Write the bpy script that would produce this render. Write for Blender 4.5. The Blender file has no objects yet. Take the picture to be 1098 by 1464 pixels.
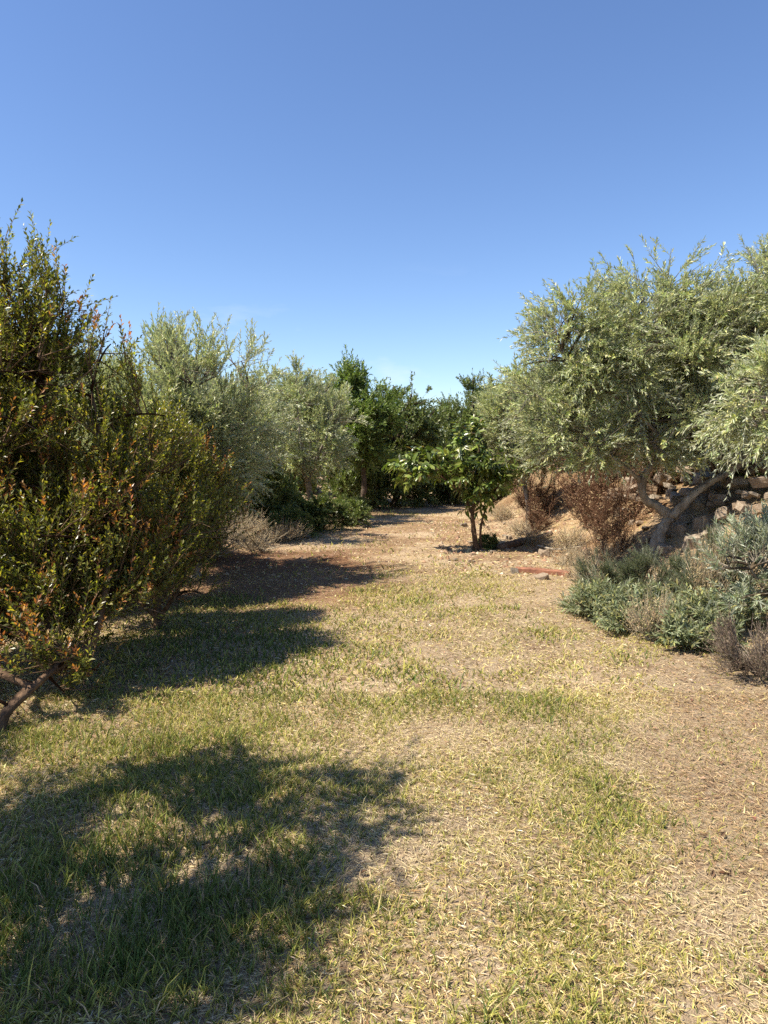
import bpy, bmesh, math, random
import numpy as np
from mathutils import Vector

# ------------------------------------------------------------------ camera, sky, sun, exposure
S = bpy.context.scene
R = math.radians
CAM_H, PITCH = 1.6, R(4.7)
cam = bpy.data.objects.new('camera', bpy.data.cameras.new('camera'))
S.collection.objects.link(cam)
cam.data.sensor_fit = 'VERTICAL'
cam.data.sensor_height = 36.0
cam.data.lens = 36.0 * 1000.0 / 1464.0
cam.data.clip_start = 0.05
cam.data.clip_end = 3000
cam.location = (0, 0, CAM_H)
cam.rotation_euler = (R(90) - PITCH, 0, 0)
S.camera = cam

SUN_EL, SUN_BACK = R(56), R(21)          # sun stands to the left and a little behind the viewer
to_sun = Vector((-math.cos(SUN_EL) * math.cos(SUN_BACK), -math.cos(SUN_EL) * math.sin(SUN_BACK), math.sin(SUN_EL)))
W = bpy.data.worlds.new('World'); S.world = W; W.use_nodes = True
nt = W.node_tree; nt.nodes.clear()
wo = nt.nodes.new('ShaderNodeOutputWorld'); bg = nt.nodes.new('ShaderNodeBackground'); sky = nt.nodes.new('ShaderNodeTexSky')
sky.sky_type = 'NISHITA'; sky.sun_disc = False
sky.sun_elevation = SUN_EL
sky.sun_rotation = math.atan2(to_sun.x, to_sun.y)
sky.altitude = 200; sky.air_density = 1.0; sky.dust_density = 0.3; sky.ozone_density = 3.0
bg.inputs['Strength'].default_value = 0.095
hs = nt.nodes.new('ShaderNodeHueSaturation'); hs.inputs['Hue'].default_value = 0.507; hs.inputs['Saturation'].default_value = 1.1
nt.links.new(sky.outputs[0], hs.inputs['Color']); 
tcw = nt.nodes.new('ShaderNodeTexCoord'); mpw = nt.nodes.new('ShaderNodeMapping'); mpw.inputs['Scale'].default_value = (5, 5, 17); mpw.inputs['Location'].default_value = (1.7, 0.4, 0.2)
nsw = nt.nodes.new('ShaderNodeTexNoise'); nsw.inputs['Scale'].default_value = 1.0; nsw.inputs['Detail'].default_value = 7; nsw.inputs['Roughness'].default_value = 0.55
mrw = nt.nodes.new('ShaderNodeMapRange'); mrw.inputs[1].default_value = 0.60; mrw.inputs[2].default_value = 0.85; mrw.inputs[4].default_value = 0.6
mxw = nt.nodes.new('ShaderNodeMix'); mxw.data_type = 'RGBA'; mxw.inputs[7].default_value = (5.2, 5.6, 6.2, 1)
nt.links.new(tcw.outputs['Generated'], mpw.inputs[0]); nt.links.new(mpw.outputs[0], nsw.inputs['Vector']); nt.links.new(nsw.outputs['Fac'], mrw.inputs[0])
sxw = nt.nodes.new('ShaderNodeSeparateXYZ'); nt.links.new(tcw.outputs['Generated'], sxw.inputs[0])
mzw = nt.nodes.new('ShaderNodeMapRange'); mzw.inputs[1].default_value = 0.14; mzw.inputs[2].default_value = 0.26; mzw.inputs[3].default_value = 1.0; mzw.inputs[4].default_value = 0.0
nt.links.new(sxw.outputs['Z'], mzw.inputs[0])
mlw = nt.nodes.new('ShaderNodeMath'); mlw.operation = 'MULTIPLY'; nt.links.new(mrw.outputs[0], mlw.inputs[0]); nt.links.new(mzw.outputs[0], mlw.inputs[1])
nt.links.new(mlw.outputs[0], mxw.inputs[0]); nt.links.new(hs.outputs[0], mxw.inputs[6]); nt.links.new(mxw.outputs[2], bg.inputs['Color'])
nt.links.new(bg.outputs[0], wo.inputs['Surface'])

sun = bpy.data.objects.new('sun', bpy.data.lights.new('sun', 'SUN'))
S.collection.objects.link(sun)
sun.data.energy = 5.0; sun.data.angle = R(0.53); sun.data.color = (1.0, 0.91, 0.76)
sun.rotation_euler = to_sun.to_track_quat('Z', 'Y').to_euler()
sun.location = (0, 0, 30)
S.cycles.use_denoising = False
S.view_settings.view_transform = 'Standard'; S.view_settings.look = 'None'
S.view_settings.exposure = 1.05; S.view_settings.gamma = 1.0; S.view_settings.use_curve_mapping = False

# ------------------------------------------------------------------ helpers
rng = np.random.default_rng(7)
def at(px, py, d):
    """world point seen at photo pixel (1098x1464) at forward distance d"""
    u, v = (px - 549) / 1000.0, (732 - py) / 1000.0
    f = math.cos(PITCH) + v * math.sin(PITCH); z = -math.sin(PITCH) + v * math.cos(PITCH)
    k = d / f
    return np.array([u * k, d, CAM_H + z * k])
def sstep(t):
    t = np.clip(t, 0, 1); return t * t * (3 - 2 * t)
def vnoise(x, y, s, seed=0):
    x = np.asarray(x, float) / s + seed * 17.3; y = np.asarray(y, float) / s + seed * 9.1
    xi = np.floor(x).astype(np.int64); yi = np.floor(y).astype(np.int64)
    fx = x - xi; fy = y - yi; fx = fx * fx * (3 - 2 * fx); fy = fy * fy * (3 - 2 * fy)
    def h(a, b):
        n = (a * 374761393 + b * 668265263 + seed * 982451653) & 0xffffffff
        n = ((n ^ (n >> 13)) * 1274126177) & 0xffffffff
        return ((n ^ (n >> 16)) & 0xffff) / 65535.0
    return (h(xi, yi) * (1 - fx) + h(xi + 1, yi) * fx) * (1 - fy) + (h(xi, yi + 1) * (1 - fx) + h(xi + 1, yi + 1) * fx) * fy
def fbm(x, y, s, seed=0, o=3):
    a = 0; w = 1; t = 0
    for i in range(o):
        a = a + w * vnoise(x, y, s / 2 ** i, seed + i * 3); t += w; w *= 0.55
    return a / t
def gh(x, y):
    """ground height"""
    x = np.asarray(x, float); y = np.asarray(y, float)
    z = 0.05 * (fbm(x, y, 2.5, 1) - 0.5) + 0.02 * (vnoise(x, y, 0.35, 5) - 0.5)
    xb = 2.75 - 0.25 * sstep((y - 9) / 5) + 0.25 * (vnoise(x * 0 + 3, y, 2.0, 8) - 0.5)
    r = sstep((x - xb) / 2.4) * sstep((y - 4.2) / 3.5)
    z = z + r * 1.2 + r * (1 - r) * 0.55 * (fbm(x, y, 0.7, 21) - 0.5)
    z = z + 0.38 * sstep((-x - 1.9) / 2.2) * sstep((y - 8.5) / 3.0)
    # broken earth ridge thrown up beside the young avocado
    z = z + 0.13 * np.exp(-(((x - 2.35 - 0.35 * (y - 12.3)) / 0.7) ** 2 + ((y - 12.6) / 0.55) ** 2)) 
    return z
def nrm(a):
    return a / np.maximum(np.linalg.norm(a, axis=-1, keepdims=True), 1e-9)
def rdir(n, r=None):
    return nrm((r or rng).normal(size=(n, 3)))

class Geo:
    """collects triangles, colours and material slots for one mesh"""
    def __init__(s): s.v, s.t, s.c, s.m, s.n, s.sm = [], [], [], [], 0, []
    def add(s, v, t, c, m=0, smooth=False):
        v = np.asarray(v, float).reshape(-1, 3); t = np.asarray(t, np.int64).reshape(-1, 3)
        c = np.broadcast_to(np.asarray(c, float), (len(v), 3))
        s.v.append(v); s.t.append(t + s.n); s.c.append(c); s.m.append(np.full(len(t), m, np.int32)); s.sm.append(np.full(len(t), smooth))
        s.n += len(v)
    def mesh(s, name, mats, base=(0, 0, 0)):
        v = np.concatenate(s.v) - np.asarray(base, float); t = np.concatenate(s.t); c = np.concatenate(s.c)
        me = bpy.data.meshes.new(name)
        me.vertices.add(len(v)); me.vertices.foreach_set('co', v.astype(np.float32).ravel())
        me.loops.add(t.size); me.loops.foreach_set('vertex_index', t.astype(np.int32).ravel())
        me.polygons.add(len(t)); me.polygons.foreach_set('loop_start', np.arange(0, t.size, 3, dtype=np.int32))
        me.polygons.foreach_set('material_index', np.concatenate(s.m))
        me.polygons.foreach_set('use_smooth', np.concatenate(s.sm))
        at_ = me.attributes.new('Col', 'FLOAT_COLOR', 'POINT')
        at_.data.foreach_set('color', np.concatenate([c, np.ones((len(c), 1))], 1).astype(np.float32).ravel())
        for m in mats: me.materials.append(m)
        me.update(); me.validate()
        return me
def link(name, data, parent=None, loc=None):
    o = bpy.data.objects.new(name, data); S.collection.objects.link(o)
    if parent is not None: o.parent = parent
    if loc is not None: o.location = loc
    return o
def tag(o, label=None, cat=None, group=None, kind=None):
    if label: o['label'] = label
    if cat: o['category'] = cat
    if group: o['group'] = group
    if kind: o['kind'] = kind
    return o
def copy_thing(o, loc, rz, sc, label, group=None):
    c = o.copy(); S.collection.objects.link(c)
    c.location = loc; c.rotation_euler = (0, 0, rz); c.scale = sc if hasattr(sc, '__len__') else (sc, sc, sc)
    c['label'] = label
    if group: c['group'] = group
    for ch in list(o.children):
        k = ch.copy(); S.collection.objects.link(k); k.parent = c
    return c

def tubes(g, P0, P1, P2, r0, r1, col, m=1, k=3, seg=3):
    """many thin quadratic-bezier twigs at once"""
    P0, P1, P2 = (np.asarray(a, float) for a in (P0, P1, P2)); n = len(P0)
    r0 = np.broadcast_to(r0, n); r1 = np.broadcast_to(r1, n)
    d = nrm(P2 - P0); up = np.where(np.abs(d[:, 2:3]) > 0.9, [[1., 0, 0]], [[0, 0, 1.]])
    a = nrm(np.cross(d, up)); b = np.cross(d, a)
    ts = np.linspace(0, 1, seg + 1); rings = []
    for t in ts:
        p = P0 * (1 - t) ** 2 + 2 * P1 * t * (1 - t) + P2 * t * t
        r = (r0 * (1 - t) + r1 * t)[:, None]
        for j in range(k):
            an = 2 * math.pi * j / k
            rings.append(p + r * (math.cos(an) * a + math.sin(an) * b))
    V = np.stack(rings, 1)                      # n, (seg+1)*k, 3
    tri = []
    for i in range(seg):
        for j in range(k):
            q = (i * k + j, i * k + (j + 1) % k, (i + 1) * k + (j + 1) % k, (i + 1) * k + j)
            tri += [(q[0], q[1], q[2]), (q[0], q[2], q[3])]
    T = np.asarray(tri)[None] + (np.arange(n) * V.shape[1])[:, None, None]
    c = np.asarray(col, float)
    if c.ndim == 2: c = np.repeat(c, V.shape[1], 0)
    g.add(V, T, c, m, True)
def limb(g, pts, r0, r1, col, m=0, k=9, step=0.07, wob=0.3, seed=0, ends=True, flare=0.0):
    """one thick knobbly limb through pts"""
    pts = np.asarray(pts, float); rr = np.random.default_rng(seed)
    # catmull-rom resample
    q = np.vstack([2 * pts[0] - pts[1], pts, 2 * pts[-1] - pts[-2]]); path = []
    for i in range(1, len(q) - 2):
        L = np.linalg.norm(q[i + 1] - q[i]); n = max(2, int(L / step))
        for t in np.arange(n) / n:
            path.append(0.5 * (2 * q[i] + (q[i + 1] - q[i - 1]) * t + (2 * q[i - 1] - 5 * q[i] + 4 * q[i + 1] - q[i + 2]) * t * t
                               + (3 * q[i] - q[i - 1] - 3 * q[i + 1] + q[i + 2]) * t ** 3))
    path.append(pts[-1]); path = np.asarray(path); n = len(path)
    d = nrm(np.gradient(path, axis=0)); a = nrm(np.cross(d, [[0.13, 0.97, 0.21]])); b = np.cross(d, a)
    s = np.linspace(0, 1, n); r = (r0 + (r1 - r0) * s ** 0.8) * (1 + flare * np.exp(-s * n * step / 0.12))
    an = np.linspace(0, 2 * math.pi, k, endpoint=False)
    rad = r[:, None] * (1 + wob * (rr.random((n, k)) - 0.5) + 0.16 * np.sin(an * 3 + 6 * s[:, None] * n * step))
    V = path[:, None] + rad[..., None] * (np.cos(an)[None, :, None] * a[:, None] + np.sin(an)[None, :, None] * b[:, None])
    I = np.arange(n - 1)[:, None] * k; J = np.arange(k)[None]; J2 = (J + 1) % k
    T = np.concatenate([np.stack([I + J, I + J2, I + k + J2], -1).reshape(-1, 3), np.stack([I + J, I + k + J2, I + k + J], -1).reshape(-1, 3)])
    V = V.reshape(-1, 3)
    if ends:
        V = np.vstack([V, path[:1], path[-1:]]); e = n * k; j = np.arange(k); j2 = (j + 1) % k
        T = np.vstack([T, np.stack([j * 0 + e, j2, j], 1), np.stack([j * 0 + e + 1, (n - 1) * k + j, (n - 1) * k + j2], 1)])
    g.add(V, T, col, m, True)
    return path

def leaves(g, P, D, N, L, Wd, col, m=0, fold=0.25, bend=0.0, fine=False):
    """blades of leaf: base P, direction D, face normal ~N, length L, half width Wd"""
    n = len(P); L = np.broadcast_to(L, n)[:, None]; Wd = np.broadcast_to(Wd, n)[:, None]
    D = nrm(D); Sd = nrm(np.cross(D, N)); N2 = np.cross(Sd, D)
    if fine:
        bn = np.broadcast_to(bend, n)[:, None]
        def p(t): return P + D * L * (t - 0.25 * np.abs(bn) * t * t) - N2 * L * bn * t * t
        m1, m2 = p(0.3), p(0.68)
        V = np.stack([P, m1 - Sd * Wd * 0.9 + N2 * Wd * fold, m1, m1 + Sd * Wd * 0.9 + N2 * Wd * fold,
                      m2 - Sd * Wd * 0.85 + N2 * Wd * fold, m2, m2 + Sd * Wd * 0.85 + N2 * Wd * fold, p(1.0)], 1)
        tri = np.array([(0, 2, 1), (0, 3, 2), (1, 2, 5), (1, 5, 4), (2, 3, 6), (2, 6, 5), (4, 5, 7), (5, 6, 7)])
    else:
        mid = P + D * L * 0.48
        V = np.stack([P, mid - Sd * Wd + N2 * Wd * fold, P + D * L - N2 * L * 0.08, mid + Sd * Wd + N2 * Wd * fold], 1)
        tri = np.array([(0, 2, 1), (0, 3, 2)])
    T = tri[None] + (np.arange(n) * V.shape[1])[:, None, None]
    c = np.broadcast_to(np.asarray(col, float), (n, 3))
    g.add(V, T, np.repeat(c, V.shape[1], 0), m, fine)

def palette(n, cols, w, var=0.18, r=None):
    r = r or rng
    c = np.asarray(cols, float)[r.choice(len(cols), n, p=np.asarray(w, float) / np.sum(w))]
    return np.clip(c * np.exp(r.normal(0, var, (n, 1))) * (1 + r.normal(0, 0.05, (n, 3))), 0.002, 0.9)

def crown(g, trunk_nodes, lobes, n1, n2, n3, sp, seed=0, limbs_g=None):
    """foliage grown limb > branch > shoot > leaf inside the lobes (list of centre+radii).
    sp: dict of species numbers"""
    r = np.random.default_rng(seed)
    lobes = np.asarray(lobes, float); vol = np.prod(lobes[:, 3:], 1) ** 0.75
    # branches (level 1): trunk node > point in a lobe
    li = r.choice(len(lobes), n1, p=vol / vol.sum())
    dv = rdir(n1, r); rad = r.uniform(0.25, 0.92, (n1, 1)) ** 0.6
    C = lobes[li, :3]; Rr = lobes[li, 3:]
    E1 = C + dv * rad * Rr
    tn = np.asarray(trunk_nodes, float)
    cost = np.linalg.norm(E1[:, None] - tn[None], axis=2) + 1.2 * np.maximum(0, tn[None, :, 2] - E1[:, None, 2])
    S1 = tn[np.argmin(cost, 1)]
    L1 = np.linalg.norm(E1 - S1, axis=1, keepdims=True)
    M1 = (S1 + E1) / 2 + r.normal(0, 0.10, (n1, 3)) * L1 + np.array([0, 0, 0.10]) * L1
    tubes(limbs_g or g, S1, M1, E1, sp.get('r1', 0.016), 0.005, sp['bark'], sp.get('bm', 1) if limbs_g is None else 0, k=5, seg=5)
    # level 2
    i = r.integers(0, n1, n2); t = r.uniform(0.45, 1.0, (n2, 1))
    S2 = S1[i] * (1 - t) ** 2 + 2 * M1[i] * t * (1 - t) + E1[i] * t * t
    out = nrm((S2 - C[i]) / Rr[i])
    D2 = nrm(0.8 * out + 0.7 * rdir(n2, r) + np.array([0, 0, sp.get('up2', 0.25)]))
    L2 = sp['l2'] * r.uniform(0.5, 1.25, (n2, 1)); E2 = S2 + D2 * L2
    M2 = (S2 + E2) / 2 + r.normal(0, 0.08, (n2, 3)) * L2
    q2 = np.min(np.linalg.norm((E2[:, None] - lobes[None, :, :3]) / (lobes[None, :, 3:] + 0.35 * sp['l3']), axis=2), 1)
    k2 = (q2 < 1.0) & (E2[:, 2] > sp.get('zmin', -9)); S2, M2, E2, D2, out = S2[k2], M2[k2], E2[k2], D2[k2], out[k2]; n2 = len(S2)
    tubes(g, S2, M2, E2, 0.006, 0.0028, sp['bark'], 1, k=3, seg=2)
    # level 3 shoots
    i3 = r.integers(0, n2, n3); t = r.uniform(0.15, 1.0, (n3, 1))
    S3 = S2[i3] * (1 - t) ** 2 + 2 * M2[i3] * t * (1 - t) + E2[i3] * t * t
    D3 = nrm(0.55 * D2[i3] + 0.35 * out[i3] + sp.get('rnd', 0.6) * rdir(n3, r) + np.array([0, 0, sp.get('up3', 0.35)]))
    L3 = sp['l3'] * r.uniform(0.45, 1.3, (n3, 1))
    # keep shoots near the lobes
    tip = S3 + D3 * L3
    q = np.min(np.linalg.norm((tip[:, None] - lobes[None, :, :3]) / (lobes[None, :, 3:] + 0.6 * sp['l3']), axis=2), 1)
    keep = (q < 1.0 + 0.18 * r.normal(size=n3)) & (tip[:, 2] > sp.get('zmin', -9))
    if 'cut' in sp: keep &= sp['cut'](tip)
    S3, D3, L3, i3 = S3[keep], D3[keep], L3[keep], i3[keep]; n3 = len(S3)
    G = np.array([0, 0, -sp.get('droop', 0.15)]) * L3 * r.uniform(0.3, 1.5, (n3, 1))
    tubes(g, S3, S3 + D3 * L3 * 0.5 + G * 0.25, S3 + D3 * L3 + G, 0.0026, 0.0012, sp['twig'], 1, k=3, seg=1)
    # leaves
    nl = sp['nl']; tt = np.linspace(sp.get('t0', 0.12), 1.0, nl)[None, :, None] + r.uniform(-.02, .02, (n3, nl, 1))
    P = S3[:, None] + D3[:, None] * L3[:, None] * tt + G[:, None] * tt * tt
    T = nrm(D3[:, None] * L3[:, None] + 2 * G[:, None] * tt)
    ref = np.where(np.abs(T[..., 2:3]) > 0.85, [[[1., 0, 0]]], [[[0, 0, 1.]]])
    A = nrm(np.cross(T, ref)); B = np.cross(T, A)
    ph = (np.arange(nl) % 2 * math.pi + (np.arange(nl) // 2 % 2) * math.pi / 2)[None, :, None] + r.uniform(0, 6.28, (n3, 1, 1)) + r.normal(0, .35, (n3, nl, 1))
    Rd = np.cos(ph) * A + np.sin(ph) * B
    ang = sp.get('ang', 0.75) * r.uniform(0.7, 1.3, (n3, nl, 1)) * (1.05 - 0.55 * tt)
    Dl = nrm(np.cos(ang) * T + np.sin(ang) * Rd + np.array([0, 0, -sp.get('ldroop', 0)]))
    Nl = nrm(T * 0.8 - Rd * 0.3 + np.array([0, 0, sp.get('nup', 0.35)]) + sp.get('nrnd', 0.35) * rdir(n3 * nl, r).reshape(n3, nl, 3))
    LL = sp['ll'] * r.uniform(0.65, 1.2, (n3, nl)) * (1.0 - 0.35 * np.abs(tt[..., 0] - 0.5) * 1.2)
    shoot_tint = np.exp(r.normal(0, 0.16, (n3, 1, 1)))
    col = palette(n3 * nl, sp['cols'], sp['w'], 0.16, r).reshape(n3, nl, 3) * shoot_tint
    if 'tips' in sp:                             # coloured young growth at the ends of some shoots
        frac, tc, t_from = sp['tips']
        zf = np.clip(fbm(S3[:, 0] + S3[:, 2] * 0.7, S3[:, 1] + S3[:, 2], 0.45, seed + 3), 0, 1)
        on = (r.random(n3) < frac * (0.12 + 2.6 * np.clip(zf - 0.46, 0, 1) * 6))[:, None]
        f = (on & (tt[..., 0] > t_from))[..., None]
        tcol = palette(n3 * nl, tc, np.ones(len(tc)), 0.25, r).reshape(n3, nl, 3)
        col = np.where(f, tcol, col)
    kl = r.random(n3 * nl) < sp.get('leafp', 0.95)
    f_ = lambda a: a.reshape(n3 * nl, -1)[kl]
    leaves(g, f_(P), f_(Dl), f_(Nl), f_(LL)[:, 0], f_(LL)[:, 0] * sp['lw'] * r.uniform(0.8, 1.2, kl.sum()), f_(col), 0,
           fold=sp.get('fold', 0.3), bend=sp.get('bend', 0.0), fine=sp.get('fine', False))

# ------------------------------------------------------------------ materials
def mat(name):
    m = bpy.data.materials.new(name); m.use_nodes = True; nt = m.node_tree; nt.nodes.clear()
    return m, nt, nt.nodes.new('ShaderNodeOutputMaterial')
def nd(nt, typ, **kw):
    n = nt.nodes.new(typ)
    for k, v in kw.items():
        if k in n.inputs: n.inputs[k].default_value = v
        else: setattr(n, k, v)
    return n
def mixc(nt, fac, a, b, mode='MIX'):
    n = nt.nodes.new('ShaderNodeMix'); n.data_type = 'RGBA'; n.blend_type = mode
    for s, x in ((n.inputs[0], fac), (n.inputs[6], a), (n.inputs[7], b)):
        if isinstance(x, (int, float)): s.default_value = x
        elif isinstance(x, tuple): s.default_value = (*x, 1)
        else: nt.links.new(x, s)
    return n.outputs[2]
def leaf_mat(name, trans=0.3, rough=0.45, under=None, spec=0.4, tcol=(1.25, 1.35, 0.55)):
    m, nt, out = mat(name)
    a = nd(nt, 'ShaderNodeAttribute', attribute_name='Col').outputs['Color']
    c = a
    if under:
        geo = nd(nt, 'ShaderNodeNewGeometry')
        c = mixc(nt, geo.outputs['Backfacing'], a, mixc(nt, 0.75, a, under))
    p = nd(nt, 'ShaderNodeBsdfPrincipled', Roughness=rough)
    p.inputs['Specular IOR Level'].default_value = spec
    nt.links.new(c, p.inputs['Base Color'])
    t = nd(nt, 'ShaderNodeBsdfTranslucent')
    nt.links.new(mixc(nt, 1.0, c, tcol, 'MULTIPLY'), t.inputs['Color'])
    mx = nd(nt, 'ShaderNodeMixShader'); mx.inputs[0].default_value = trans
    nt.links.new(p.outputs[0], mx.inputs[1]); nt.links.new(t.outputs[0], mx.inputs[2]); nt.links.new(mx.outputs[0], out.inputs[0])
    return m
def bark_mat(name, c0, c1, scale=14, bump=0.6):
    m, nt, out = mat(name)
    tc = nd(nt, 'ShaderNodeTexCoord'); mp = nd(nt, 'ShaderNodeMapping'); mp.inputs['Scale'].default_value = (1, 1, 0.35)
    nt.links.new(tc.outputs['Object'], mp.inputs[0])
    n1 = nd(nt, 'ShaderNodeTexNoise', Scale=scale, Detail=6.0, Roughness=0.65); nt.links.new(mp.outputs[0], n1.inputs['Vector'])
    v = nd(nt, 'ShaderNodeTexNoise', Scale=scale * 4, Detail=3.0); nt.links.new(mp.outputs[0], v.inputs['Vector'])
    rp = nd(nt, 'ShaderNodeValToRGB'); rp.color_ramp.elements[0].position = 0.35; rp.color_ramp.elements[1].position = 0.68
    rp.color_ramp.elements[0].color = (*c0, 1); rp.color_ramp.elements[1].color = (*c1, 1)
    nt.links.new(n1.outputs['Fac'], rp.inputs[0])
    a = nd(nt, 'ShaderNodeAttribute', attribute_name='Col').outputs['Color']
    p = nd(nt, 'ShaderNodeBsdfPrincipled', Roughness=0.9); p.inputs['Specular IOR Level'].default_value = 0.15
    nt.links.new(mixc(nt, 1.0, rp.outputs[0], a, 'MULTIPLY'), p.inputs['Base Color'])
    b = nd(nt, 'ShaderNodeBump', Strength=bump, Distance=0.02)
    ad = nd(nt, 'ShaderNodeMath', operation='ADD'); nt.links.new(n1.outputs['Fac'], ad.inputs[0]); nt.links.new(v.outputs['Fac'], ad.inputs[1])
    nt.links.new(ad.outputs[0], b.inputs['Height']); nt.links.new(b.outputs[0], p.inputs['Normal'])
    nt.links.new(p.outputs[0], out.inputs[0])
    return m
def rock_mat(name, c0, c1, c2):
    m, nt, out = mat(name)
    tc = nd(nt, 'ShaderNodeTexCoord'); inf = nd(nt, 'ShaderNodeObjectInfo')
    off = nd(nt, 'ShaderNodeVectorMath', operation='ADD'); nt.links.new(tc.outputs['Object'], off.inputs[0])
    ml = nd(nt, 'ShaderNodeVectorMath', operation='SCALE'); ml.inputs[0].default_value = (31, 17, 47); nt.links.new(inf.outputs['Random'], ml.inputs['Scale'])
    nt.links.new(ml.outputs[0], off.inputs[1])
    n1 = nd(nt, 'ShaderNodeTexNoise', Scale=5.0, Detail=8.0, Roughness=0.65); nt.links.new(off.outputs[0], n1.inputs['Vector'])
    n2 = nd(nt, 'ShaderNodeTexNoise', Scale=28.0, Detail=5.0, Roughness=0.7); nt.links.new(off.outputs[0], n2.inputs['Vector'])
    rp = nd(nt, 'ShaderNodeValToRGB'); rp.color_ramp.elements[0].position = 0.34; rp.color_ramp.elements[1].position = 0.62
    rp.color_ramp.elements[0].color = (*c0, 1); rp.color_ramp.elements[1].color = (*c1, 1)
    nt.links.new(n1.outputs['Fac'], rp.inputs[0])
    c = mixc(nt, inf.outputs['Random'], rp.outputs[0], mixc(nt, 0.65, rp.outputs[0], c2))
    rp2 = nd(nt, 'ShaderNodeMapRange'); rp2.inputs['From Min'].default_value = 0.35; rp2.inputs['From Max'].default_value = 0.6
    rp2.inputs['To Min'].default_value = 0.65; rp2.inputs['To Max'].default_value = 1.1; nt.links.new(n2.outputs['Fac'], rp2.inputs[0])
    c = mixc(nt, 1.0, c, rp2.outputs[0], 'MULTIPLY')
    p = nd(nt, 'ShaderNodeBsdfPrincipled', Roughness=0.92); p.inputs['Specular IOR Level'].default_value = 0.2
    nt.links.new(c, p.inputs['Base Color'])
    b = nd(nt, 'ShaderNodeBump', Strength=0.8, Distance=0.03); nt.links.new(n1.outputs['Fac'], b.inputs['Height'])
    b2 = nd(nt, 'ShaderNodeBump', Strength=0.7, Distance=0.01); nt.links.new(n2.outputs['Fac'], b2.inputs['Height']); nt.links.new(b.outputs[0], b2.inputs['Normal'])
    nt.links.new(b2.outputs[0], p.inputs['Normal']); nt.links.new(p.outputs[0], out.inputs[0])
    return m

M_olive = leaf_mat('olive_leaf', 0.26, 0.42, under=(0.46, 0.47, 0.37), spec=0.5, tcol=(1.2, 1.3, 0.6))
M_shrub = leaf_mat('shrub_leaf', 0.44, 0.35, spec=0.5, tcol=(1.5, 1.5, 0.5))
M_green = leaf_mat('green_leaf', 0.30, 0.40, spec=0.45)
M_avo = leaf_mat('avocado_leaf', 0.25, 0.30, spec=0.5)
M_sage = leaf_mat('sage_leaf', 0.22, 0.75, under=(0.30, 0.32, 0.24), spec=0.15)
M_dry = leaf_mat('dry_leaf', 0.15, 0.8, spec=0.1, tcol=(1.2, 1.0, 0.8))
M_grass = leaf_mat('grass_blade', 0.30, 0.55, spec=0.25, tcol=(1.1, 1.15, 0.7))
M_twig = bark_mat('twig_bark', (0.5, 0.5, 0.5), (1, 1, 1), 20, 0.2)
M_olbark = bark_mat('olive_bark', (0.16, 0.13, 0.10), (0.40, 0.35, 0.28), 16)
M_dkbark = bark_mat('dark_bark', (0.05, 0.04, 0.03), (0.16, 0.12, 0.09), 16)
M_rdbark = bark_mat('reddish_bark', (0.07, 0.045, 0.03), (0.19, 0.12, 0.075), 18)
M_rock = rock_mat('limestone', (0.20, 0.155, 0.11), (0.40, 0.35, 0.28), (0.30, 0.19, 0.11))

# ground: dry soil, dust, thatch
m, nt, out = mat('dry_ground')
tc = nd(nt, 'ShaderNodeTexCoord')
def noise(sc, det=5.0, ro=0.6):
    n = nd(nt, 'ShaderNodeTexNoise', Scale=sc, Detail=det, Roughness=ro); nt.links.new(tc.outputs['Object'], n.inputs['Vector']); return n.outputs['Fac']
def rng_(f, a, b, lo=0.0, hi=1.0):
    n = nd(nt, 'ShaderNodeMapRange'); n.inputs[1].default_value = a; n.inputs[2].default_value = b; n.inputs[3].default_value = lo; n.inputs[4].default_value = hi
    nt.links.new(f, n.inputs[0]); return n.outputs[0]
n_big, n_mid, n_fine, n_grit = noise(0.55, 4), noise(2.6, 6), noise(19, 6, 0.7), noise(95, 4, 0.7)
attr = nd(nt, 'ShaderNodeAttribute', attribute_name='Col').outputs['Color']
c = mixc(nt, rng_(n_mid, 0.38, 0.62), (0.26, 0.17, 0.10), (0.40, 0.30, 0.18))
c = mixc(nt, rng_(n_fine, 0.42, 0.66, 0, 0.8), c, (0.50, 0.41, 0.28))
c = mixc(nt, rng_(n_big, 0.45, 0.7, 0, 0.5), c, (0.42, 0.33, 0.24))
c = mixc(nt, rng_(n_grit, 0.49, 0.64, 0, 0.85), c, (0.14, 0.09, 0.055))
c = mixc(nt, 1.0, c, attr, 'MULTIPLY')
p = nd(nt, 'ShaderNodeBsdfPrincipled', Roughness=0.95); p.inputs['Specular IOR Level'].default_value = 0.1
nt.links.new(c, p.inputs['Base Color'])
b1 = nd(nt, 'ShaderNodeBump', Strength=0.9, Distance=0.04); nt.links.new(n_fine, b1.inputs['Height'])
b2 = nd(nt, 'ShaderNodeBump', Strength=0.8, Distance=0.012); nt.links.new(n_grit, b2.inputs['Height']); nt.links.new(b1.outputs[0], b2.inputs['Normal'])
nt.links.new(b2.outputs[0], p.inputs['Normal']); nt.links.new(p.outputs[0], out.inputs[0])
M_ground = m

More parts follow.
